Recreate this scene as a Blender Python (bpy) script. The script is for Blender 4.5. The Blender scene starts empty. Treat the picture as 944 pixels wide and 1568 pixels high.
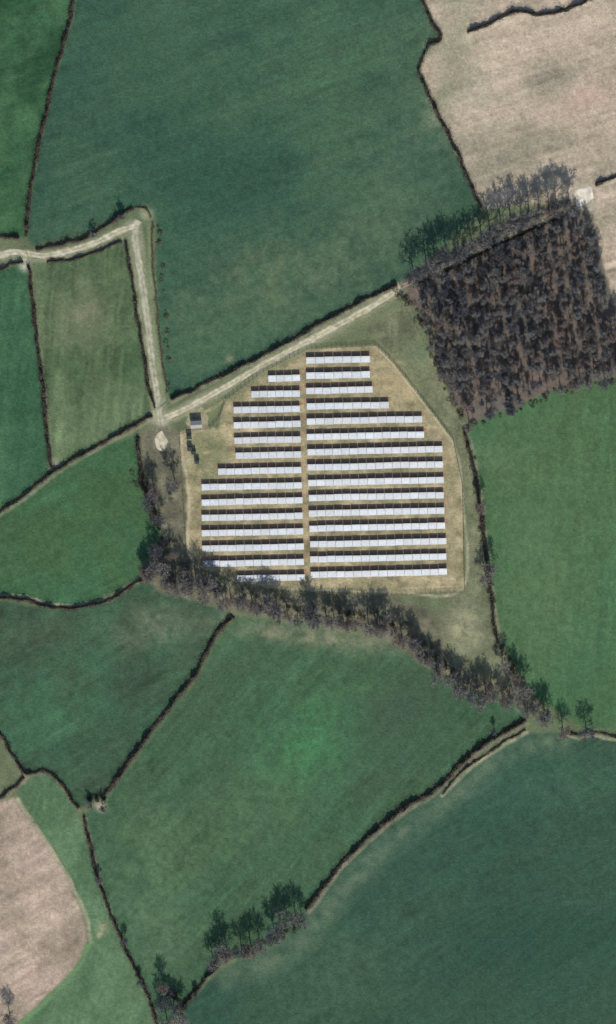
import bpy, math, random
import numpy as np
from mathutils import Vector, Matrix

random.seed(7); rng = np.random.default_rng(7)
S = 0.4; D = 2600.0; T = math.radians(18)
CT, ST = math.cos(T), math.sin(T)

# survey coordinates (map sheet 944 x 1568) -> metres on the ground
def P(px, py):
    u = (np.asarray(px, float)-472)*S; v = (784-np.asarray(py, float))*S
    k = D*CT/(D*CT+v*ST)
    return k*u, D*ST+k*(v*CT-D*ST)

def lin(c):
    c = np.asarray(c, float)/255
    return np.where(c <= 0.04045, c/12.92, ((c+0.055)/1.055)**2.4)

# ---------------------------------------------------------------- noise
_tabs = {}
def vn(x, y, seed=0):
    if seed not in _tabs: _tabs[seed] = np.random.default_rng(1000+seed).random((256, 256)).astype(np.float32)
    t = _tabs[seed]
    xf = np.floor(x); yf = np.floor(y)
    fx = x-xf; fy = y-yf; fx = fx*fx*(3-2*fx); fy = fy*fy*(3-2*fy)
    xi = xf.astype(np.int64) & 255; yi = yf.astype(np.int64) & 255
    x1 = (xi+1) & 255; y1 = (yi+1) & 255
    return (t[xi, yi]*(1-fx)+t[x1, yi]*fx)*(1-fy)+(t[xi, y1]*(1-fx)+t[x1, y1]*fx)*fy
def fbm(x, y, seed=0, o=4):
    s = 0; a = 1; n = 0
    for i in range(o):
        s = s+a*vn(x*2**i+i*17.3, y*2**i+i*5.1, seed+i); n += a; a *= 0.55
    return s/n-0.5

# ---------------------------------------------------------------- materials
def mat_attr(name, nscale=1.0, namp=0.3, rough=0.95, bump=0.0, spec=0.15, fine=None):
    m = bpy.data.materials.new(name); m.use_nodes = True
    nt = m.node_tree; b = nt.nodes['Principled BSDF']
    b.inputs['Roughness'].default_value = rough
    b.inputs['Specular IOR Level'].default_value = spec
    at = nt.nodes.new('ShaderNodeAttribute'); at.attribute_name = 'Col'
    tc = nt.nodes.new('ShaderNodeTexCoord')
    nz = nt.nodes.new('ShaderNodeTexNoise'); nz.inputs['Scale'].default_value = nscale
    nz.inputs['Detail'].default_value = 6; nz.inputs['Roughness'].default_value = 0.65
    nt.links.new(tc.outputs['Object'], nz.inputs['Vector'])
    mr = nt.nodes.new('ShaderNodeMapRange')
    mr.inputs['From Min'].default_value = 0.25; mr.inputs['From Max'].default_value = 0.75
    mr.inputs['To Min'].default_value = 1-namp; mr.inputs['To Max'].default_value = 1+namp
    nt.links.new(nz.outputs['Fac'], mr.inputs['Value'])
    vm = nt.nodes.new('ShaderNodeVectorMath'); vm.operation = 'SCALE'
    nt.links.new(at.outputs['Color'], vm.inputs[0]); nt.links.new(mr.outputs['Result'], vm.inputs['Scale'])
    nt.links.new(vm.outputs[0], b.inputs['Base Color'])
    if bump:
        bp = nt.nodes.new('ShaderNodeBump'); bp.inputs['Distance'].default_value = bump
        bp.inputs['Strength'].default_value = 0.7
        nt.links.new(nz.outputs['Fac'], bp.inputs['Height']); nt.links.new(bp.outputs['Normal'], b.inputs['Normal'])
    return m
def mat_flat(name, rgb, rough=0.8, nscale=2.0, namp=0.15, metal=0, spec=0.3):
    m = bpy.data.materials.new(name); m.use_nodes = True
    nt = m.node_tree; b = nt.nodes['Principled BSDF']
    b.inputs['Roughness'].default_value = rough; b.inputs['Metallic'].default_value = metal
    b.inputs['Specular IOR Level'].default_value = spec
    tc = nt.nodes.new('ShaderNodeTexCoord')
    nz = nt.nodes.new('ShaderNodeTexNoise'); nz.inputs['Scale'].default_value = nscale
    nz.inputs['Detail'].default_value = 4
    nt.links.new(tc.outputs['Object'], nz.inputs['Vector'])
    r = nt.nodes.new('ShaderNodeValToRGB')
    r.color_ramp.elements[0].position = 0.3; r.color_ramp.elements[1].position = 0.7
    c = np.array(rgb)
    r.color_ramp.elements[0].color = (*np.clip(c*(1-namp), 0, 1), 1)
    r.color_ramp.elements[1].color = (*np.clip(c*(1+namp), 0, 1), 1)
    nt.links.new(nz.outputs['Fac'], r.inputs['Fac']); nt.links.new(r.outputs['Color'], b.inputs['Base Color'])
    return m

M_ground = mat_attr('field_grass_soil', 0.8, 0.30, bump=0.45, spec=0.05)
M_track = mat_attr('gravel_track', 1.5, 0.18, bump=0.05)
M_hedge = mat_attr('hedge_twigs', 1.0, 0.25, spec=0.05)
M_bark = [mat_flat('bark_grey', (0.215, 0.205, 0.19), 0.95, 0.6, 0.3, spec=0.05),
          mat_flat('bark_brown', (0.235, 0.19, 0.165), 0.95, 0.6, 0.3, spec=0.05),
          mat_flat('bark_dark', (0.13, 0.132, 0.14), 0.95, 0.6, 0.3, spec=0.05)]
M_panel = mat_attr('solar_glass', 0.4, 0.1, rough=0.45, spec=0.5)
M_frame = mat_flat('aluminium_frame', (0.46, 0.47, 0.49), 0.5)
M_steel = mat_flat('galvanised_steel', (0.3, 0.3, 0.3), 0.6)
M_brick = mat_flat('brick_wall', (0.22, 0.16, 0.12), 0.9)
M_roof = mat_flat('grey_roof', (0.30, 0.29, 0.27), 0.8)
M_dark = mat_flat('dark_green_paint', (0.03, 0.045, 0.035), 0.6)
M_conc = mat_flat('concrete', (0.42, 0.39, 0.33), 0.9)
M_wood = mat_flat('timber_post', (0.16, 0.13, 0.1), 0.9)

def link(o): bpy.context.scene.collection.objects.link(o); return o

def np_quads(name, V, cols, mat, parent=None):
    """V: (n,4,3) array of separate quads; cols (n,3)"""
    n = len(V); me = bpy.data.meshes.new(name)
    me.vertices.add(n*4); me.vertices.foreach_set('co', V.reshape(-1).astype(np.float32))
    me.loops.add(n*4); me.loops.foreach_set('vertex_index', np.arange(n*4, dtype=np.int32))
    me.polygons.add(n); me.polygons.foreach_set('loop_start', np.arange(0, n*4, 4, dtype=np.int32))
    me.polygons.foreach_set('loop_total', np.full(n, 4, dtype=np.int32))
    me.update(calc_edges=True)
    a = me.attributes.new('Col', 'FLOAT_COLOR', 'POINT')
    c = np.ones((n*4, 4), np.float32); c[:, :3] = np.repeat(cols, 4, axis=0)
    a.data.foreach_set('color', c.reshape(-1))
    me.materials.append(mat)
    o = link(bpy.data.objects.new(name, me))
    if parent: o.parent = parent
    return o

def grid_mesh(name, X, Y, Z, C, mat):
    h, w = X.shape; me = bpy.data.meshes.new(name)
    co = np.stack([X, Y, Z], -1).reshape(-1).astype(np.float32)
    me.vertices.add(h*w); me.vertices.foreach_set('co', co)
    idx = np.arange(h*w).reshape(h, w)
    q = np.stack([idx[:-1, :-1], idx[1:, :-1], idx[1:, 1:], idx[:-1, 1:]], -1).reshape(-1).astype(np.int32)
    n = len(q)//4
    me.loops.add(n*4); me.loops.foreach_set('vertex_index', q)
    me.polygons.add(n); me.polygons.foreach_set('loop_start', np.arange(0, n*4, 4, dtype=np.int32))
    me.polygons.foreach_set('loop_total', np.full(n, 4, dtype=np.int32))
    me.update(calc_edges=True)
    a = me.attributes.new('Col', 'FLOAT_COLOR', 'POINT')
    c = np.ones((h*w, 4), np.float32); c[:, :3] = C.reshape(-1, 3)
    a.data.foreach_set('color', c.reshape(-1))
    me.materials.append(mat)
    return link(bpy.data.objects.new(name, me))

def smooth_line(pts, step=2.0):
    p = np.array(pts, float); out = []
    pp = np.vstack([2*p[0]-p[1], p, 2*p[-1]-p[-2]])
    for i in range(1, len(pp)-2):
        a, b, c, d = pp[i-1:i+3]; L = np.linalg.norm(c-b); n = max(2, int(L/step))
        t = np.linspace(0, 1, n, endpoint=False)[:, None]
        out.append(0.5*((2*b)+(-a+c)*t+(2*a-5*b+4*c-d)*t**2+(-a+3*b-3*c+d)*t**3))
    out.append(p[-1:]); return np.vstack(out)

# ---------------------------------------------------------------- plan data
HEDGES = {  # name: (points, width m, height m)
 'h1': ([(125,-60),(112,5),(104,45),(85,110),(66,190),(52,260),(43,320),(39,362)], 2.9, 2.3),
 'h2a': ([(-60,362),(0,362),(30,362)], 2.4, 2.0),
 'h2b': ([(55,382),(90,374),(135,362),(165,342),(190,326),(205,320)], 2.6, 2.4),
 'h2c': ([(205,319),(222,320),(232,334)], 1.4, 1.0),
 'h3': ([(72,402),(110,397),(150,385),(186,367)], 1.9, 1.7),
 'h3b': ([(191,368),(204,440),(216,520),(228,590),(237,625)], 2.7, 2.2),
 'h3c': ([(234,340),(234,400),(240,460),(246,530),(256,603)], 1.2, 0.8),
 'h4': ([(44,405),(50,460),(60,540),(69,620),(76,700),(78,716)], 2.9, 2.2),
 'h5': ([(-60,820),(0,783),(40,756),(80,724),(120,699),(170,671),(215,646),(234,636)], 2.6, 2.2),
 'h6': ([(262,612),(330,580),(400,545),(450,518),(500,490),(560,458),(608,434)], 2.7, 2.4),
 'h6b': ([(622,427),(640,417),(700,389),(760,359),(820,331),(874,309)], 2.6, 2.2),
 'h6d': ([(640,434),(700,408),(760,377),(820,350),(872,327)], 1.8, 1.6),
 'h6c': ([(912,284),(944,270),(1000,250)], 2.8, 2.4),
 'h7': ([(-60,440),(0,414),(18,403),(36,400)], 2.5, 2.1),
 'h8': ([(625,-60),(648,0),(660,30),(673,50),(674,62),(655,72),(642,104),(655,140),(680,195),(705,245),(722,285),(737,318)], 2.8, 2.3),
 'h9': ([(716,50),(745,38),(790,19),(840,22),(880,8),(950,-20)], 3.1, 2.4),
 'h10': ([(211,668),(213,700),(217,740),(235,780),(246,812)], 3.0, 2.6),
 'h11': ([(-60,915),(0,915),(40,918),(80,930),(130,928),(170,918),(200,898),(224,886)], 2.8, 2.1),
 'h12': ([(357,942),(330,972),(300,1030),(260,1082),(220,1135),(180,1190),(156,1222)], 3.7, 2.8),
 'h13': ([(-60,1060),(0,1125),(20,1155),(40,1182),(70,1180),(95,1202),(120,1238)], 2.7, 2.2),
 'h13b': ([(128,1250),(140,1300),(152,1350),(175,1410),(200,1470),(225,1520),(245,1580),(260,1630)], 2.8, 2.3),
 'h14': ([(-40,1250),(0,1222),(18,1208),(38,1190)], 2.2, 1.9),
 'h15': ([(710,655),(722,700),(735,770),(745,850),(752,920),(762,985)], 2.9, 2.3),
 'h16': ([(806,1102),(770,1122),(720,1155),(685,1192),(655,1216),(610,1242),(560,1285),(520,1325),(485,1372),(468,1392)], 3.9, 3.0),
 'h17': ([(866,1121),(885,1126),(905,1121),(944,1128),(1000,1132)], 1.8, 1.6),
 'h17b': ([(806,1118),(770,1138),(730,1165),(700,1190),(676,1216)], 1.5, 1.3),
 'h18': ([(278,1545),(310,1503),(336,1478)], 3.2, 2.8),
}
SOLAR = [(344,614),(400,572),(470,534),(575,528),(604,556),(694,672),(709,745),(712,905),(600,911),(520,908),(430,905),(360,892),(306,868),(286,850),(287,760),(276,690),(275,662),(300,655),(336,655)]
WOOD = [(640,432),(700,405),(874,324),(905,335),(922,400),(940,470),(990,520),(990,570),(944,578),(860,592),(800,618),(722,646),(700,620),(664,545),(645,480)]
right = [(469,567),(469,567),(469,571),(470,596),(470,647),(470,650),(471,678),(471,679),(472,680),(473,680),(473,681),(474,682),(475,684),(475,684),(476,685)]
left = [None,(411,460),(385,460),(358,460),(358,461),(359,461),(361,462),(334,462),(309,463),(309,464),(309,464),(309,465),(310,466),(311,466),(363,467)]
ROWY = [552+23.45*k for k in range(15)]

# ---------------------------------------------------------------- ground
st = 1.8
gx = np.arange(-70, 1016, st); gy = np.arange(-70, 1640, st)
ext = np.array([7000, 3500, 1800, 900, 450, 200, 80.])
gx = np.concatenate([gx[0]-ext, gx, gx[-1]+ext[::-1]]); gy = np.concatenate([gy[0]-ext, gy, gy[-1]+ext[::-1]])
PX, PY = np.meshgrid(gx, gy)
WX = PX+4*fbm(PX/22, PY/22, 50, 3); WY = PY+4*fbm(PX/22, PY/22, 60, 3)
N9 = fbm(PX/9, PY/9, 4, 3); N14 = fbm(PX/14, PY/14, 38, 3); N30 = fbm(PX/30, PY/30, 20, 4); NG = fbm(PX/4, PY/4, 90, 2)

def inpoly(poly, x=WX, y=WY):
    r = np.zeros(x.shape, bool); n = len(poly)
    for i in range(n):
        x1, y1 = poly[i]; x2, y2 = poly[(i+1) % n]
        if y1 == y2: continue
        c = ((y1 > y) != (y2 > y)) & (x < (x2-x1)*(y-y1)/(y2-y1)+x1)
        r ^= c
    return r
def blur(m, n):
    m = m.astype(float)
    for _ in range(n):
        m = (np.roll(m, 1, 0)+np.roll(m, -1, 0)+2*m)/4
        m = (np.roll(m, 1, 1)+np.roll(m, -1, 1)+2*m)/4
    return m
def window(x0, x1, y0, y1):
    i0, i1 = np.searchsorted(gx, [x0, x1]); j0, j1 = np.searchsorted(gy, [y0, y1])
    return slice(j0, j1), slice(i0, i1)
COL = np.ones(PX.shape+(3,))*np.array((98, 108, 76.))
COL *= (1+0.35*fbm(PX/18, PY/18, 3, 5))[..., None]
def field(poly, c, ang=0, samp=0.06, mot=0.12, seed=0, soft=2, c2=None, sc=70, across=4.0):
    global COL
    samp *= 0.55
    m = blur(inpoly(poly), soft)
    a = math.radians(ang); al = PX*math.cos(a)-PY*math.sin(a); ac = PX*math.sin(a)+PY*math.cos(a)
    ac = ac+6*N30
    st1 = vn(al/110, ac/across, seed+7)-0.5; st2 = vn(al/150, ac/(across*3.3), seed+9)-0.5; st3 = vn(al/30, ac/(across*0.7), seed+11)-0.5
    n = fbm(PX/sc, PY/sc, seed+2, 6); gate_ = np.clip(0.6+2.5*N30, 0.1, 1.6)
    base = np.asarray(c, float)*np.ones(PX.shape+(3,))
    if c2 is not None:
        t = np.clip(0.5+3.0*n+0.5*st2, 0, 1)[..., None]
        base = base*(1-t)+np.asarray(c2, float)*t
    base = base*(1+samp*(st1+st2*1.2+st3*0.8)*1.6*gate_+mot*n*1.7+0.17*N9+0.20*NG)[..., None]
    COL = COL*(1-m[..., None])+base*m[..., None]
def blob(cx, cy, rx, ry, ang, c, al, seed=0):
    R = max(rx, ry)*2.8; w = window(cx-R, cx+R, cy-R, cy+R)
    a = math.radians(ang); x = PX[w]-cx+rx*.5*N30[w]; y = PY[w]-cy+ry*.5*N14[w]
    u = (x*math.cos(a)-y*math.sin(a))/rx; v = (x*math.sin(a)+y*math.cos(a))/ry
    g = np.clip(np.exp(-(u*u+v*v))*al*np.clip(1+1.6*N30[w]+1.2*N9[w], 0, 2), 0, 1)[..., None]
    tex = (1+0.12*N9[w]+0.16*NG[w])[..., None]
    COL[w] = COL[w]*(1-g)+np.asarray(c, float)*g*tex
def stripe(pts, w_, c, al, soft=2.0, seed=0, brk=0.8, warp=True):
    pts = smooth_line(pts, 12); mg = w_+soft+8
    w = window(pts[:, 0].min()-mg, pts[:, 0].max()+mg, pts[:, 1].min()-mg, pts[:, 1].max()+mg)
    x, y = (WX[w], WY[w]) if warp else (PX[w], PY[w]); d = np.full(x.shape, 1e9)
    for (x1, y1), (x2, y2) in zip(pts[:-1], pts[1:]):
        dx, dy = x2-x1, y2-y1
        t = np.clip(((x-x1)*dx+(y-y1)*dy)/(dx*dx+dy*dy), 0, 1)
        d = np.minimum(d, np.hypot(x-x1-t*dx, y-y1-t*dy))
    g = np.clip((w_-d)/soft+0.5, 0, 1)*al*np.clip(1+brk*2*N14[w]+brk*N9[w], 0, 1.5)
    g = np.clip(g, 0, 1)[..., None]
    COL[w] = COL[w]*(1-g)+np.asarray(c, float)*g

E = 9000
field([(-E,-E),(125,-E),(125,-60),(112,5),(85,110),(52,260),(39,362),(-E,362)], (44,82,52), 20, 0.14, 0.18, 1, c2=(58,94,60), sc=45)
field([(125,-E),(620,-E),(625,-60),(648,0),(673,55),(642,100),(680,195),(740,322),(625,425),(608,434),(450,518),(330,580),(260,612),(246,530),(240,430),(240,340),(225,312),(165,338),(130,358),(50,374),(39,362),(52,260),(85,110),(112,5)],
      (51,86,66), 20, 0.12, 0.09, 2, c2=(61,92,67), sc=130)
blob(470,420,260,80,22,(88,106,76),0.65,1); blob(330,300,110,60,20,(44,80,63),0.4,2); blob(210,80,90,130,10,(44,80,63),0.4,5)
blob(600,250,70,120,-20,(76,101,76),0.4,3); blob(620,60,40,70,0,(72,98,73),0.35,3); blob(350,520,60,25,22,(70,105,70),0.5,3)
for k in range(9): stripe([(110+k*8,60+k*62),(380,-20+k*62),(640-k*6,-105+k*62)], 1.2, (84,104,76), .16, 2, brk=1.4)
field([(620,-E),(E,-E),(E,500),(940,470),(922,400),(905,335),(876,308),(740,320),(680,195),(642,100),(673,55),(648,0),(625,-60)],
      (152,142,118), 17, 0.2, 0.12, 3, c2=(170,151,128), sc=60, across=5)
blob(730,150,60,60,0,(182,168,142),0.55,1); blob(860,60,90,35,15,(174,156,134),0.5,2); blob(800,215,80,30,10,(132,128,102),0.45,3); blob(700,50,30,60,0,(138,138,108),0.5,3); blob(690,120,22,70,-20,(116,122,90),0.6,3)
blob(900,150,80,25,20,(182,153,132),0.6,6); blob(865,120,30,10,25,(128,124,104),0.5,6)
field([(-E,412),(0,412),(40,402),(48,460),(69,620),(78,718),(0,783),(-E,1500)], (52,92,63), 80, 0.08, 0.12, 4, c2=(60,98,66))
field([(52,402),(110,397),(188,368),(204,440),(228,590),(236,632),(170,671),(80,720),(68,620),(58,500)], (72,98,64), 85, 0.28, 0.15, 5, c2=(88,106,72), across=5)
blob(132,480,40,55,0,(116,117,88),0.7,1); blob(140,600,50,60,0,(88,106,70),0.4,2)
field([(-E,1500),(0,786),(120,700),(211,664),(216,740),(246,812),(224,880),(200,896),(130,925),(80,927),(0,912),(-E,912)], (65,98,60), 25, 0.1, 0.14, 6, c2=(57,94,61))
field([(-E,918),(0,920),(80,933),(170,921),(224,888),(350,940),(300,1030),(220,1135),(150,1225),(120,1238),(95,1202),(40,1182),(0,1125),(-E,1100)], (61,85,62), 30, 0.16, 0.14, 7, c2=(55,91,65), sc=50)
blob(80,1090,60,40,20,(64,108,72),0.5,1); blob(70,970,90,25,10,(76,92,68),0.4,2); blob(240,960,70,30,0,(102,110,84),0.7,3)
field([(357,942),(480,960),(600,985),(680,1040),(800,1075),(800,1105),(720,1155),(655,1218),(560,1285),(485,1372),(460,1430),(330,1480),(260,1568),(245,1590),(225,1520),(175,1410),(140,1300),(128,1250),(156,1225),(260,1082)],
      (66,96,65), 48, 0.18, 0.12, 8, c2=(58,90,63), sc=55)
blob(480,1140,95,75,30,(62,120,73),0.65,1); blob(620,1080,90,45,35,(62,82,64),0.65,2); blob(600,1180,80,40,35,(62,86,66),0.4,7)
blob(230,1330,70,100,0,(86,114,77),0.6,3); blob(390,1250,90,60,20,(82,110,73),0.5,4); blob(330,1180,60,50,0,(60,90,63),0.4,6); blob(240,1450,50,60,0,(88,116,83),0.5,4)
blob(500,975,140,18,-6,(118,120,92),0.85,5); blob(300,1010,50,40,0,(72,100,71),0.4,5)
field([(E,1128),(944,1128),(866,1121),(800,1122),(700,1192),(655,1222),(560,1290),(486,1376),(440,1440),(336,1486),(280,1545),(250,1640),(200,E),(E,E)],
      (55,85,64), 28, 0.14, 0.10, 9, c2=(47,79,61), sc=110)
stripe([(860,1135),(780,1150),(700,1215),(610,1280),(520,1370),(450,1455),(350,1495)], 16, (96,114,88), 0.6, 26, 3)
blob(800,1450,150,90,20,(42,75,59),0.6,3); blob(520,1480,120,60,20,(68,96,71),0.5,2); blob(870,1200,90,40,0,(64,98,73),0.5,1)
for k in range(8): stripe([(420+k*40,1600-k*4),(650+k*46,1440-k*12),(1000,1270+k*34)], 1.1, (74,100,74), .18, 2, brk=1.4)
field([(714,650),(722,646),(800,618),(860,592),(944,578),(E,560),(E,1120),(900,1115),(806,1060),(775,990),(752,910),(735,770)], (74,106,66), 85, 0.1, 0.10, 10, c2=(66,103,67), sc=100)
blob(830,880,60,160,0,(84,112,72),0.5,4); blob(760,700,40,30,0,(88,112,76),0.5,2); blob(900,1060,60,50,0,(58,97,62),0.5,2)
for k in range(4): stripe([(780+k*50,640-k*12),(795+k*50,850),(820+k*48,1060+k*14)], 1.2, (96,118,82), .2, 2, brk=1.4)
field([(-E,1240),(0,1225),(22,1222),(60,1275),(98,1335),(128,1400),(136,1440),(110,1490),(60,1535),(15,1580),(-60,1640),(-E,3000)], (152,136,114), 28, 0.2, 0.12, 12, c2=(164,143,124), across=5, sc=60)
field([(38,1192),(70,1184),(95,1206),(120,1244),(136,1300),(172,1410),(222,1520),(250,1640),(300,E),(-E,E),(-E,3000),(-60,1645),(15,1586),(62,1540),(114,1494),(142,1442),(132,1395),(102,1330),(64,1270),(26,1216)], (78,110,74), 70, 0.08, 0.14, 13, c2=(88,117,82))
stripe([(28,1224),(62,1275),(100,1336),(132,1400),(140,1442)], 3, (174,162,132), 0.55, 2, 2)
stripe([(140,1442),(112,1492),(62,1540),(20,1580)], 4, (98,140,88), 0.6, 4, 2)
field([(620,432)]+WOOD[1:3]+[(884,310)]+WOOD[3:]+[(625,465)], (118,104,92), 70, 0.12, 0.3, 14, c2=(88,84,78), sc=25, soft=4)
field([(606,470),(625,465),(664,545),(712,655),(730,760),(752,915),(768,985),(800,1050),(760,1050),(690,1015),(660,960),(700,912),(716,905),(712,745),(696,668),(605,552),(575,520),(560,505)], (102,109,80), 85, 0.1, 0.2, 15, c2=(112,115,84), sc=25)
blob(630,560,20,60,-30,(82,107,74),0.6,1); blob(640,950,50,18,-10,(92,96,70),0.7,1); blob(715,965,28,36,0,(144,142,108),0.8,2)
field([(212,665),(250,645),(275,662),(287,760),(286,850),(330,888),(430,908),(600,914),(660,935),(690,1010),(760,1045),(815,1062),(830,1085),(806,1080),(700,1050),(640,1010),(580,970),(430,945),(350,935),(240,905),(222,870),(246,812),(222,740)],
      (100,99,78), 0, 0.08, 0.25, 16, c2=(112,108,86), sc=18, soft=4)
field(SOLAR, (140,131,95), 2, 0.16, 0.18, 17, c2=(158,144,107), sc=16, soft=1, across=6)
blob(600,590,40,30,30,(168,150,108),0.6,9); blob(690,800,14,100,0,(158,146,108),0.5,8); blob(320,690,26,40,0,(104,112,76),0.75,4)
rs = np.random.default_rng(3)
for _ in range(90):
    x, y = rs.uniform(290, 705), rs.uniform(545, 900); blob(x, y, rs.uniform(3, 9), rs.uniform(3, 7), 0, [(178,152,110),(112,112,76),(190,178,144)][rs.integers(3)], .55)
for k in range(15):   # bare soil behind each row, painted browner to tint the panels' shadow strip
    y = ROWY[k]
    stripe([(right[k][0], y-8+.022*(472-right[k][0])), (right[k][1], y-8+.022*(472-right[k][1]))], 3.4, (156,116,92), .75, 2, brk=.6, warp=False)
    if left[k]: stripe([(left[k][0], y-5+.022*(472-left[k][0])), (left[k][1], y-5+.022*(472-left[k][1]))], 3.4, (156,116,92), .75, 2, brk=.6, warp=False)
stripe([(278,664),(279,690),(290,760),(289,848),(312,870)], 2, (184,172,138), 0.6, 2)
stripe([(576,532),(602,560),(692,676),(706,748),(709,900),(600,906),(440,902)], 2, (182,172,138), 0.55, 2)
stripe([(600,470),(540,500),(480,527),(400,570),(345,610),(310,640)], 9, (114,121,84), 0.7, 8)
stripe([(612,443),(540,487),(450,535),(350,590),(270,635),(250,640)], 10, (140,141,110), 0.7, 6)
stripe([(246,640),(238,590),(226,500),(216,430),(206,350)], 12, (132,136,104), 0.8, 6)
stripe([(205,345),(150,374),(100,388),(60,392),(0,392)], 9, (136,138,108), 0.7, 6)
stripe([(245,620),(240,540),(234,460),(230,400),(229,345)], 3, (124,134,94), 0.6, 3)
for k, off, c, a in [('h1',3,(100,107,78),.5),('h4',5,(122,123,96),.6),('h5',5,(132,131,104),.65),('h8',4,(130,131,102),.65),('h11',-4,(164,160,130),.75),('h12',6,(92,103,74),.7),
                     ('h13',4,(114,115,90),.6),('h13b',5,(134,130,104),.65),('h14',4,(120,118,94),.6),('h15',-6,(138,133,102),.6),('h16',7,(126,121,98),.8),('h7',-4,(164,160,130),.75),
                     ('h17',5,(158,148,120),.7),('h17b',4,(168,156,126),.65),('h3',-3,(142,140,112),.6),('h6',3,(140,138,108),.6),('h9',5,(190,177,152),.75),('h6c',5,(184,170,144),.7)]:
    p = np.array(HEDGES[k][0], float)
    p = p+np.array([abs(off)*0.5, off*0.9])
    stripe([tuple(q) for q in p], 2.8, c, a, 2.5, 5)
for x, y, r, c, a in [(247,676,10,(176,168,140),.8),(250,646,10,(172,162,136),.8),(155,1236,8,(176,158,136),.9),(160,1420,9,(150,146,110),.7),(152,1432,5,(170,160,124),.6),(895,302,16,(200,192,170),.9),(38,408,8,(190,180,158),.8),(38,1190,8,(160,146,124),.7),(660,70,10,(150,150,120),.6),
                      (85,712,10,(160,152,128),.6),(795,1082,7,(170,164,140),.8),(225,328,10,(170,164,134),.7),(236,638,9,(170,160,134),.7),(716,60,8,(182,170,142),.6),(345,944,8,(120,120,94),.6)]:
    blob(x, y, r, r, 0, c, a, 3)
lum = (COL*np.array([.3, .59, .11])).sum(-1, keepdims=True)
COL = (lum+(COL-lum)*0.84)*1.04  # desaturate; the slight lift paints haze into the ground colour
GX, GY = P(PX, np.clip(PY, -3000, 5000))
GC = np.clip(lin(np.clip(COL, 8, 240)), 0.005, 0.8)
ground = grid_mesh('ground', GX, GY, np.zeros_like(GX), GC, M_ground)

# ---------------------------------------------------------------- tracks
def ribbon(name, pts, w, seed, c=(196,186,158), mid=(150,146,112), z=0.03):
    L = smooth_line(pts, 2.0); x, y = P(L[:, 0], L[:, 1])
    tx = np.gradient(x); ty = np.gradient(y); n = np.hypot(tx, ty); nx, ny = -ty/n, tx/n
    s = np.arange(len(x))*0.8
    K = np.linspace(-1, 1, 9)
    wl = w/2*(1+0.9*fbm(s/4, s*0, seed, 4)); wr = w/2*(1+0.9*fbm(s/4, s*0+9, seed+1, 4))
    off = np.where(K[None] < 0, K[None]*wl[:, None], K[None]*wr[:, None])
    X = x[:, None]+nx[:, None]*off; Y = y[:, None]+ny[:, None]*off
    rut = np.exp(-((abs(off)-0.9)/0.5)**2)
    t = np.clip(0.35+0.8*rut+1.4*fbm(X/3, Y/3, seed+5, 3), 0, 1)[..., None]
    C = np.array(mid, float)*(1-t)+np.array(c, float)*t
    C *= (1+0.35*fbm(X/1.5, Y/1.5, seed+8, 2))[..., None]
    Z = np.full(X.shape, z); Z[:, 0] = 0.002; Z[:, -1] = 0.002
    return grid_mesh(name, X[:, ::-1], Y[:, ::-1], Z, lin(np.clip(C[:, ::-1], 5, 240)), M_track)
ribbon('farm_track', [(614,441),(580,463),(540,486),(490,513),(450,534),(400,561),(350,590),(305,615),(272,632),(246,642)], 3.9, 101, z=0.03, c=(190,182,156), mid=(150,147,116))
ribbon('farm_track', [(247,650),(240,600),(232,545),(226,490),(218,430),(210,385),(207,350),(213,338)], 4.2, 111, z=0.035, c=(174,170,148), mid=(140,142,116))
ribbon('farm_track', [(210,345),(180,355),(150,370),(110,383),(70,391),(40,388),(20,386),(0,390),(-60,405)], 4.2, 121, z=0.04, c=(190,184,162))
ribbon('farm_track', [(262,640),(290,634),(320,628),(348,612)], 1.8, 141, z=0.025, c=(150,146,112), mid=(120,124,90))
ribbon('woodland_ride', [(614,440),(632,431),(700,398),(760,368),(820,341),(880,312),(895,304)], 2.4, 151, z=0.02, c=(150,132,114), mid=(112,102,88))
def pad(name, pts, c, z):
    cen = np.mean(pts, 0); pts = smooth_line(list(pts)+[pts[0]], 3)
    x, y = P(pts[:, 0], pts[:, 1]); cx, cy = P(*cen)
    rr = np.linspace(0, 1, 8); jit = 1+0.5*fbm(np.arange(len(x))/2., np.zeros(len(x)), 200, 3)
    jit[-1] = jit[0]
    X = cx+(x-cx)[:, None]*rr*jit[:, None]; Y = cy+(y-cy)[:, None]*rr*jit[:, None]
    C = np.array(c, float)*(1+0.5*fbm(X/2, Y/2, 210, 3))[..., None]
    Z = np.full(X.shape, z); Z[:, -1] = 0.002
    return grid_mesh(name, X, Y, Z, lin(np.clip(C, 5, 245)), M_track)
pad('gravel_hardstanding', [(240,666),(249,660),(254,669),(258,680),(250,688),(242,687),(239,676)], (188,180,156), 0.06)
pad('gravel_hardstanding', [(881,292),(904,286),(909,300),(896,312),(882,314)], (212,204,186), 0.06)
pad('gravel_hardstanding', [(287,628),(312,626),(316,658),(288,660)], (150,144,114), 0.055)

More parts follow.
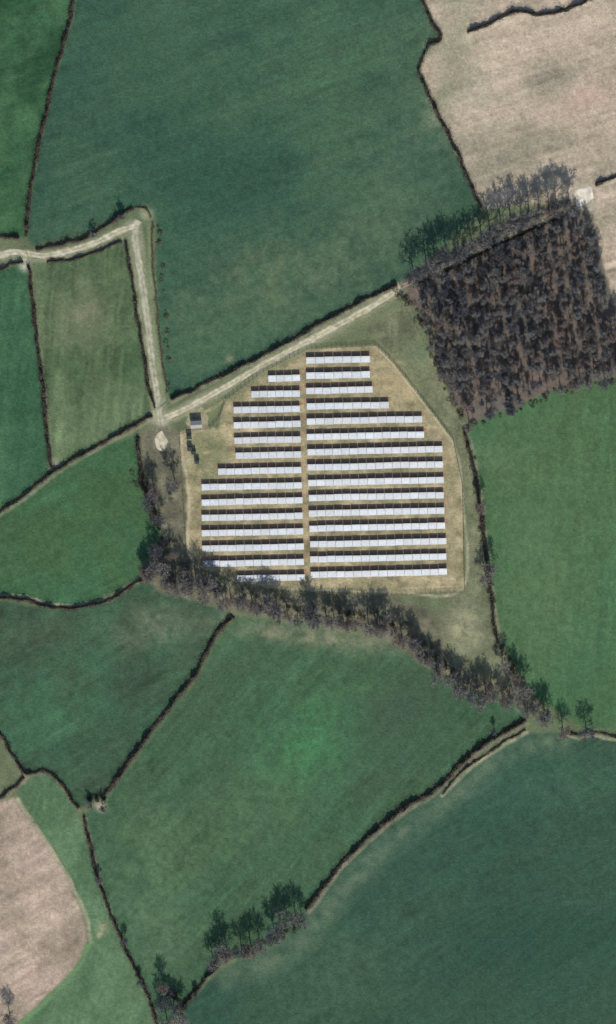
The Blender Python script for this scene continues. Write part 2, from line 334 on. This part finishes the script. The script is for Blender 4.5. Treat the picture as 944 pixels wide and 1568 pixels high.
# ---------------------------------------------------------------- hedges
def hedge(pts, w, h, seed, name='hedge', dens=46, col=(62,54,47)):
    L = smooth_line(pts, 2.0); x, y = P(L[:, 0], L[:, 1])
    tx = np.gradient(x); ty = np.gradient(y); n = np.hypot(tx, ty); nx, ny = -ty/n, tx/n
    s = np.concatenate([[0], np.cumsum(np.hypot(np.diff(x), np.diff(y)))])
    wob = 2.2*fbm(s/7, s*0+seed, seed % 40, 4)
    x = x+nx*wob; y = y+ny*wob
    r = np.random.default_rng(seed)
    hh = h*np.clip(1+2.4*fbm(s/4, s*0, seed % 50+3, 4), .3, 2.0); ww = w*np.clip(1+1.8*fbm(s/3, s*0+3, seed % 50+5, 4), .4, 1.9)
    A = np.linspace(0, math.pi, 7)
    jx = r.uniform(0.6, 1.15, (len(s), 7))
    off = -np.cos(A)[None]*ww[:, None]*0.30*jx; zz = np.sin(A)[None]**0.7*hh[:, None]*0.7*r.uniform(0.7, 1.15, (len(s), 7))
    zz[:, 0] = zz[:, -1] = 0.0
    zz[0] *= 0.1; zz[-1] *= 0.1
    X = x[:, None]+nx[:, None]*off; Y = y[:, None]+ny[:, None]*off
    V = np.stack([X, Y, zz], -1)
    Q = np.stack([V[:-1, :-1], V[1:, :-1], V[1:, 1:], V[:-1, 1:]], 2).reshape(-1, 4, 3)
    N = int(s[-1]*dens); si = r.uniform(0, s[-1], N)
    cx = np.interp(si, s, x); cy = np.interp(si, s, y); nnx = np.interp(si, s, nx); nny = np.interp(si, s, ny)
    hw = np.interp(si, s, ww); hs = np.interp(si, s, hh)
    ang = r.uniform(0, math.pi, N); rad = np.abs(r.normal(.75, .32, N))
    o = -np.cos(ang)*hw*0.58*rad; cz = np.sin(ang)*hs*np.minimum(rad, 1.3)*0.95+0.1
    c = np.stack([cx+nnx*o, cy+nny*o, cz], -1)
    a = r.normal(0, 1, (N, 3)); a[:, 2] = abs(a[:, 2]); a /= np.linalg.norm(a, axis=1)[:, None]; a *= r.uniform(0.15, 0.4, (N, 1))
    b = np.cross(a, r.normal(0, 1, (N, 3))); b /= np.linalg.norm(b, axis=1)[:, None]; b *= r.uniform(0.03, 0.1, (N, 1))
    q = np.stack([c-a-b, c+a-b*.5, c+a+b*.5, c-a+b], 1)
    base = lin(col)
    C1 = np.tile(base*0.8, (len(Q), 1)); C2 = base*r.uniform(0.7, 1.9, (N, 1))
    g = r.random(N) < 0.1; C2[g] = lin((76, 80, 60))
    return np_quads(name, np.concatenate([Q, q]), np.concatenate([C1, C2]), M_hedge)
i = 0
for k, (p, w, h) in HEDGES.items():
    i += 1
    light = k in ('h3c', 'h17b', 'h17', 'h2c')
    hedge(p, w, h, 300+i, dens=30 if light else 52, col=(112, 106, 82) if light else (74, 66, 61))

# ---------------------------------------------------------------- trees
def make_tree(name, seed, H=13, spread=1.0, trunk=0.35, limbs=8, mat=None, tw=5, narrow=False, fine=1.0):
    r = random.Random(seed); V = []; F = []
    def prism(p0, p1, r0, r1, n):
        d = (p1-p0)
        if d.length < 1e-4: return
        d.normalize(); a = d.orthogonal().normalized(); b = d.cross(a); base = len(V)
        for p, rr in ((p0, r0), (p1, r1)):
            for j in range(n):
                t = 2*math.pi*j/n; V.append(p+a*(math.cos(t)*rr)+b*(math.sin(t)*rr))
        for j in range(n):
            k = (j+1) % n; F.append((base+j, base+k, base+n+k, base+n+j))
    def rv(): return Vector((r.gauss(0, 1), r.gauss(0, 1), r.gauss(0, 1))).normalized()
    def blade(p0, p1, w):
        d = p1-p0; a = d.cross(rv()).normalized()
        base = len(V); V.extend([p0-a*w, p0+a*w, p1+a*w*0.5, p1-a*w*0.5]); F.append((base, base+1, base+2, base+3))
    T0 = [0.3, 0.25, 0.15, 0.1]
    def grow(p, d, L, rad, lev):
        nseg = [5, 4, 3, 2][lev]; pts = [p.copy()]; q = p.copy(); dd = d.copy()
        for s_ in range(nseg):
            dd = (dd+rv()*[0.1, 0.28, 0.32, 0.35][lev]+Vector((0, 0, [0.1, 0.10, 0.06, 0.04][lev]))).normalized()
            nq = q+dd*(L/nseg)
            f0 = 1-s_/nseg*0.75; f1 = 1-(s_+1)/nseg*0.75
            if lev < 3: prism(q, nq, rad*f0, rad*f1, 5 if lev == 0 else 3)
            else: blade(q, nq, rad*f0)
            q = nq; pts.append(q.copy())
        nch = [limbs, 6, 6, tw][lev]
        for c in range(nch):
            t = T0[lev]+(1-T0[lev])*(c+r.random())/nch
            fi = min(t, 0.999)*nseg; i0 = int(fi); bp = pts[i0].lerp(pts[i0+1], fi-i0)
            dl = (pts[i0+1]-pts[i0]).normalized()
            side = dl.cross(rv()).normalized()
            if lev == 0:
                az = c*2.4+r.uniform(-.4, .4); side = Vector((math.cos(az), math.sin(az), 0))
                out = (1.0-0.5*t)*spread
                nd = (side*out+Vector((0, 0, 0.7 if not narrow else 1.0))).normalized(); nl = H*0.48*(1.15-0.5*t)*r.uniform(.8, 1.15)
                grow(bp, nd, nl*(0.7 if narrow else 1), rad*0.5, 1)
            elif lev == 1:
                nd = (dl*0.7+side*0.85+Vector((0, 0, .12))).normalized(); grow(bp, nd, L*0.5*(1.2-0.5*t)*r.uniform(.8, 1.2), max(rad*0.42, .05), 2)
            elif lev == 2:
                nd = (dl*0.6+side*0.8).normalized(); grow(bp, nd, L*0.6*r.uniform(.7, 1.3), 0.065*fine, 3)
            else:
                nd = (dl*0.5+side*0.8).normalized(); blade(bp, bp+nd*r.uniform(.4, 1.1), 0.055*fine)
    grow(Vector((0, 0, -0.1)), Vector((r.gauss(0, .06), r.gauss(0, .06), 1)).normalized(), H*0.72, trunk, 0)
    me = bpy.data.meshes.new(name); me.from_pydata([tuple(v) for v in V], [], F); me.materials.append(mat)
    return me
broad = [make_tree('broadleaf_tree_mesh', 10+i, 15, 1.35, 0.45, 10, M_bark[[0, 2, 0, 1][i]], tw=6, fine=1.15) for i in range(4)]
plant = [make_tree('plantation_tree_mesh', 30+i, 12, 0.9, 0.26, 8, M_bark[[1, 0, 2, 1, 0][i]], tw=4, narrow=True, fine=.85) for i in range(5)]
small = [make_tree('small_tree_mesh', 50+i, 7, 1.2, 0.16, 7, M_bark[[2, 0][i]], tw=3) for i in range(2)]
def put(name, me, px, py, sc, parent=None):
    o = link(bpy.data.objects.new(name, me)); x, y = P(px, py)
    o.location = (float(x), float(y), 0); o.rotation_euler = (0, 0, random.uniform(0, 6.28))
    o.scale = (sc*random.uniform(.9, 1.1), sc*random.uniform(.9, 1.1), sc*random.uniform(.92, 1.08))
    if parent: o.parent = parent
    return o
def inp(poly, x, y): return bool(inpoly(poly, np.array([float(x)]), np.array([float(y)]))[0])

wood = link(bpy.data.objects.new('woodland', None))
ang = math.radians(12)
for a in np.arange(-200, 500, 15.0):
    for b in np.arange(-100, 500, 12.0):
        jx, jy = random.gauss(0, 3.2), random.gauss(0, 4.0)
        x = 640+a*math.cos(ang)+b*math.sin(ang)*0.9+jx; y = 300+b*math.cos(ang)-a*math.sin(ang)+jy
        if x < 985 and inp(WOOD, x, y-4) and random.random() < 0.92:
            u = float(vn(np.array([x/30.]), np.array([y/30.]), 5)[0])
            me = plant[random.choice([0, 3, 1])] if u > .6 else (random.choice([plant[1], plant[4], broad[0], plant[2]]) if u > .36 else random.choice([plant[2], plant[4], broad[1]]))
            put('tree_instance', me, x, y, random.uniform(.7, 1.2)*(.62 if me in broad else 1), wood)
north_edge = [(634,416),(650,406),(664,396),(684,388),(704,380),(722,372),(738,364),(752,354),(768,344),(784,336),(798,332),(812,327),(826,322),(840,316),(854,312),(868,308)]
for x, y in north_edge:
    put('bare_oak_tree', random.choice(broad), x+random.gauss(0, 2), y+random.gauss(0, 2), random.uniform(.95, 1.15) if x > 745 else random.uniform(.85, 1.05))
for x, y in [(735,772),(744,880),(750,866),(186,330),(142,358),(334,1460),(326,1468),(348,1456),(342,1448),(370,1450),(384,1446),(398,1442),(428,1408),(440,1402),(452,1396),(462,1402),(436,1392),(420,1424),(250,1530),(262,1515),(266,1535),(272,1550),(256,1560),(250,1505),(300,1520),(15,1552),(192,1436),(770,1018),(788,1030),(800,1050),(862,1116),(898,1116),(236,748),(262,762),(244,790),(268,735),(228,762),(138,1232),(158,1234),(152,1345),(214,1500),(757,1118)]:
    sm = x in (186, 142, 192, 262, 300, 138, 158, 152, 214, 757)
    put('bare_oak_tree' if not sm else 'bare_hawthorn_tree', random.choice(small if sm else broad), x, y, random.uniform(.75, 1.0))
belt = link(bpy.data.objects.new('tree_belt', None))
BL = smooth_line([(228,868),(250,880),(290,890),(330,905),(370,915),(420,930),(470,942),(520,945),(570,950),(610,965),(640,985),(665,1020),(700,1045),(740,1058),(780,1068),(815,1085),(845,1105)], 1)
d = 0
while d < len(BL):
    x, y = BL[int(d)]
    put('tree_instance', random.choice(broad), x+random.gauss(0, 4), y+random.gauss(0, 6), random.uniform(.6, .98), belt)
    if random.random() < .5: put('tree_instance', random.choice(small+plant[1:3]), x+random.gauss(0, 6), y-8+random.gauss(0, 8), random.uniform(.7, 1.0), belt)
    d += random.uniform(8, 16)
for x, y in [(222,872),(240,838),(255,865),(280,872),(300,880),(235,860),(262,845),(320,884),(228,880),(248,852),(270,885)]:
    put('tree_instance', random.choice(broad), x, y, random.uniform(.65, .95), belt)

# scrub thickets
def scrub(pts, width, n, seed, name='scrub_thicket', col=(98,90,78)):
    r = np.random.default_rng(seed); L = smooth_line(pts, 1); qs = []; cs = []
    for k in range(n):
        p = L[r.integers(len(L))]+r.normal(0, width/2, 2); x, y = P(*p); R = r.uniform(.7, 1.9); Hh = R*r.uniform(.6, 1.1); m = int(70*R)
        d3 = r.normal(0, 1, (m, 3)); d3 /= np.linalg.norm(d3, axis=1)[:, None]; d3[:, 2] = abs(d3[:, 2])
        c = d3*np.array([R, R, Hh])*r.uniform(.6, 1.1, (m, 1))+np.array([float(x), float(y), .1])
        a = d3+r.normal(0, .5, (m, 3)); a /= np.linalg.norm(a, axis=1)[:, None]; a *= r.uniform(.12, .35, (m, 1))
        b = np.cross(a, r.normal(0, 1, (m, 3))); b /= np.linalg.norm(b, axis=1)[:, None]; b *= r.uniform(.04, .12, (m, 1))
        qs.append(np.stack([c-a-b, c+a-b*.5, c+a+b*.5, c-a+b], 1)); cs.append(lin(col)*r.uniform(.5, 1.6)*r.uniform(.7, 1.3, (m, 1)))
    return np_quads(name, np.concatenate(qs), np.concatenate(cs), M_hedge)
scrub([(225,872),(290,885),(370,912),(470,938),(570,945),(640,980),(700,1040),(790,1065),(835,1095)], 10, 150, 1)
scrub([(214,720),(240,790),(250,850),(238,870)], 14, 60, 2)
scrub([(336,1466),(400,1446),(466,1412)], 8, 60, 3)
scrub([(246,1540),(262,1520),(280,1550)], 8, 30, 4)
scrub([(134,1225),(146,1218),(158,1228)], 5, 16, 5, col=(66,64,58))
scrub([(605,440),(640,480),(664,545),(705,640)], 7, 60, 6)
scrub([(765,985),(800,1050)], 10, 40, 7)
scrub([(240,345),(252,450),(262,600)], 4, 20, 8, col=(112,112,84))
scrub([(722,700),(745,850),(755,930)], 6, 30, 9)
scrub([(720,648),(800,624),(860,598),(944,584)], 5, 45, 10)

# ---------------------------------------------------------------- solar arrays
TILT = math.radians(17)
def array(x0, x1, y, idx, seed):
    r = np.random.default_rng(seed); pv = []; pc = []; FV = []; FF = []; SV = []; SF = []
    ax, ay = P(x0, y+0.022*(472-x0)); bx, by = P(x1, y+0.022*(472-x1))
    A = np.array([float(ax), float(ay)]); B = np.array([float(bx), float(by)]); Lr = np.linalg.norm(B-A); e = (B-A)/Lr
    nrt = np.array([-e[1], e[0]])      # north
    nt = max(1, round(Lr/5.3)); tl = Lr/nt
    def box(V, F, c, ex, ey, ez):
        b = len(V)
        for sx in (-1, 1):
            for sy in (-1, 1):
                for sz in (-1, 1): V.append(tuple(c+ex*sx+ey*sy+ez*sz))
        for f in ((0,1,3,2),(4,6,7,5),(0,4,5,1),(2,3,7,6),(0,2,6,4),(1,5,7,3)): F.append(tuple(b+i_ for i_ in f))
    e3 = np.array([e[0], e[1], 0]); n3 = np.array([nrt[0], nrt[1], 0]); up = np.array([0, 0, 1.])
    rowf = r.uniform(.92, 1.06)*(.84 if (x0 < 460 and idx in (5, 6)) else 1)
    sag = 0
    for k in range(nt):
        sag = sag*.8+r.normal(0, .07)
        tlt = TILT+r.normal(0, .012); sd = n3*math.cos(tlt)+up*math.sin(tlt); nn = np.cross(e3, sd)
        c = np.array([*(A+e*(k+.5)*tl), 1.15+r.normal(0, .03)])+n3*sag
        HL = 2.3; hw = tl/2-0.10
        box(FV, FF, c, e3*hw, sd*HL, nn*0.04)
        br = rowf*r.uniform(.86, 1.1)
        for i_ in range(4):
            for j_ in range(4):
                cc = c+e3*(-hw+(i_+.5)*hw/2)+sd*(-HL+(j_+.5)*HL/2)+nn*0.046
                a = e3*(hw/4-0.05); b = sd*(HL/4-0.05)
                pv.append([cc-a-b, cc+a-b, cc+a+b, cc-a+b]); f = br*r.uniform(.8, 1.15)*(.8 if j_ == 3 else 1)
                pc.append(lin((122, 136, 150))*f)  # grey-blue lightened to paint in some sun glare; real modules are darker
        for q_ in (-.6, .6):
            for sgn in (-1, 1):
                pc_ = c+e3*hw*q_+n3*sgn*1.3; top = pc_[2]+sgn*1.3*math.tan(tlt)-0.06
                box(SV, SF, np.array([pc_[0], pc_[1], top/2]), e3*.05, n3*.05, up*top/2)
        for sgn in (-1, 1): box(SV, SF, c+sd*sgn*1.38-nn*.09, e3*hw, sd*.04, nn*.045)
    o = np_quads('solar_panel_array', np.array(pv), np.array(pc), M_panel)
    for nm, V, F, m in (('frames', FV, FF, M_frame), ('support_posts', SV, SF, M_steel)):
        me = bpy.data.meshes.new(nm); me.from_pydata([tuple(map(float, v)) for v in V], [], F); me.materials.append(m)
        q = link(bpy.data.objects.new(nm, me)); q.parent = o
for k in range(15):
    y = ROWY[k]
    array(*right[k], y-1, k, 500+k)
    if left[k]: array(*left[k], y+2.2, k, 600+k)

# ---------------------------------------------------------------- fences, cabins
def boxes(name, L, mat, parent=None):
    V = []; F = []
    for (c, e, n_, h) in L:
        c = np.array(c, float); b = len(V)
        for sx in (-1, 1):
            for sy in (-1, 1):
                for sz in (-1, 1): V.append(tuple(c+np.array(e)*sx+np.array(n_)*sy+np.array(h)*sz))
        for f in ((0,1,3,2),(4,6,7,5),(0,4,5,1),(2,3,7,6),(0,2,6,4),(1,5,7,3)): F.append(tuple(b+i_ for i_ in f))
    me = bpy.data.meshes.new(name); me.from_pydata(V, [], F); me.materials.append(mat)
    o = link(bpy.data.objects.new(name, me))
    if parent: o.parent = parent
    return o
def fence(name, pts, h, sp, mat, rails, pw=.06, rw=.015):
    L = []
    for (a, b) in zip(pts[:-1], pts[1:]):
        A = np.array([float(v) for v in P(*a)]+[0]); B = np.array([float(v) for v in P(*b)]+[0]); Ln = np.linalg.norm(B-A); e = (B-A)/Ln; n_ = np.array([-e[1], e[0], 0])
        for k in range(int(Ln/sp)): L.append((A+e*k*sp+[0, 0, h/2], e*pw, n_*pw, (0, 0, h/2)))
        for z in rails: L.append(((A+B)/2+[0, 0, z], e*Ln/2, n_*rw, (0, 0, rw*1.2)))
    return boxes(name, L, mat)
fence('security_fence', SOLAR[2:14]+[(275,664)], 2.1, 3, M_wood, [.3, .7, 1.1, 1.5, 1.9], .08, .025)
fence('security_fence', [(275,664),(300,656),(322,656),(336,640),(346,612),(404,568),(470,534)], 2.1, 3, M_wood, [.3, .7, 1.1, 1.5, 1.9], .08, .025)
fence('wire_fence', [(620,470),(664,548),(706,645)], 1.2, 3, M_wood, [.4, .8, 1.1], .06, .012)

def cabin(name, px, py, w, d, h, wall, roof, rot=0.0, gable=True):
    x, y = P(px, py); root = link(bpy.data.objects.new(name, None))
    boxes('plinth', [((0, 0, .1), (w/2+.3, 0, 0), (0, d/2+.3, 0), (0, 0, .1))], M_conc, root)
    boxes('walls', [((0, 0, .2+h/2), (w/2, 0, 0), (0, d/2, 0), (0, 0, h/2))], wall, root)
    if gable:
        zr = .2+h; V = [(-w/2-.3, -d/2-.3, zr-.08), (w/2+.3, -d/2-.3, zr-.08), (w/2+.3, 0, zr+.9), (-w/2-.3, 0, zr+.9), (-w/2-.3, d/2+.3, zr-.08), (w/2+.3, d/2+.3, zr-.08)]
        V += [(a, b, z-.1) for a, b, z in V]
        F = [(0,1,2,3),(3,2,5,4),(7,6,9,8),(8,9,10,11),(0,6,7,1),(4,5,11,10),(0,3,9,6),(3,4,10,9),(1,7,8,2),(2,8,11,5)]
        me = bpy.data.meshes.new('roof'); me.from_pydata(V, [], F); me.materials.append(roof); r_ = link(bpy.data.objects.new('roof', me)); r_.parent = root
    else:
        boxes('roof', [((0, 0, .2+h+.07), (w/2+.15, 0, 0), (0, d/2+.15, 0), (0, 0, .07)), ((0, 0, .2+h+.18), (w/2-.3, 0, 0), (0, d/2-.3, 0), (0, 0, .04))], roof, root)
    boxes('double_door', [((sx*.46-w*.15, -d/2-.02, 1.2), (.43, 0, 0), (0, .03, 0), (0, 0, .98)) for sx in (-1, 1)], M_dark, root)
    boxes('vent_louvres', [((w*.3, -d/2-.02-.01*(k % 2), 1.0+k*.14), (w*.12, 0, 0), (0, .03, 0), (0, 0, .05)) for k in range(8)], M_steel, root)
    root.location = (float(x), float(y), .03); root.rotation_euler = (0, 0, rot)
cabin('substation_building', 301, 648, 6.4, 4.2, 2.9, M_brick, M_roof, math.radians(4))
for x, y, w, d_, r_ in [(290,668,3.0,2.2,.1),(291,686,2.6,2.4,-.2),(297,692,2.2,2.0,-.3),(302,706,2.4,2.0,-.3)]:
    cabin('transformer_kiosk', x, y, w, d_, 2.1, M_dark, M_dark, r_, False)
def gate(px0, py0, px1, py1):
    A = np.array([float(v) for v in P(px0, py0)]+[0]); B = np.array([float(v) for v in P(px1, py1)]+[0]); Ln = np.linalg.norm(B-A); e = (B-A)/Ln; n_ = np.array([-e[1], e[0], 0])
    L = [((A+B)/2+[0, 0, z], e*Ln/2, n_*.02, (0, 0, .02)) for z in (.25, .42, .6, .8, 1.15)]
    L += [(A+e*Ln*t+[0, 0, .65], e*.04, n_*.04, (0, 0, .65)) for t in (0, .5, 1)]
    boxes('field_gate', L, M_steel)
gate(239,628,256,618); gate(40,380,44,398); gate(612,434,620,448)

# ---------------------------------------------------------------- light, camera
sc = bpy.context.scene
sv = Vector((0.13, -1, 0)).normalized(); el = math.radians(34)
Sd = Vector((sv.x*math.cos(el), sv.y*math.cos(el), math.sin(el)))
ld = bpy.data.lights.new('sun', 'SUN'); ld.energy = 4.6; ld.angle = math.radians(.5); ld.color = (1, .95, .87)
lo = link(bpy.data.objects.new('sun', ld)); lo.rotation_euler = Sd.to_track_quat('Z', 'Y').to_euler(); lo.location = Sd*500
w = bpy.data.worlds.new('World'); sc.world = w; w.use_nodes = True
nt = w.node_tree; sky = nt.nodes.new('ShaderNodeTexSky'); sky.sky_type = 'NISHITA'; sky.sun_disc = False
sky.sun_elevation = el; sky.sun_rotation = math.atan2(sv.x, sv.y)
nt.links.new(sky.outputs[0], nt.nodes['Background'].inputs[0]); nt.nodes['Background'].inputs[1].default_value = 0.125
cd = bpy.data.cameras.new('camera'); cam = link(bpy.data.objects.new('camera', cd))
cam.location = (0, D*ST, D*CT); cam.rotation_euler = (-T, 0, 0)
cd.sensor_fit = 'VERTICAL'; cd.sensor_height = 36; cd.lens = 36*D/(1568*S); cd.clip_start = 10; cd.clip_end = 30000
sc.camera = cam
sc.view_settings.view_transform = 'Standard'; sc.view_settings.look = 'None'; sc.view_settings.exposure = 0
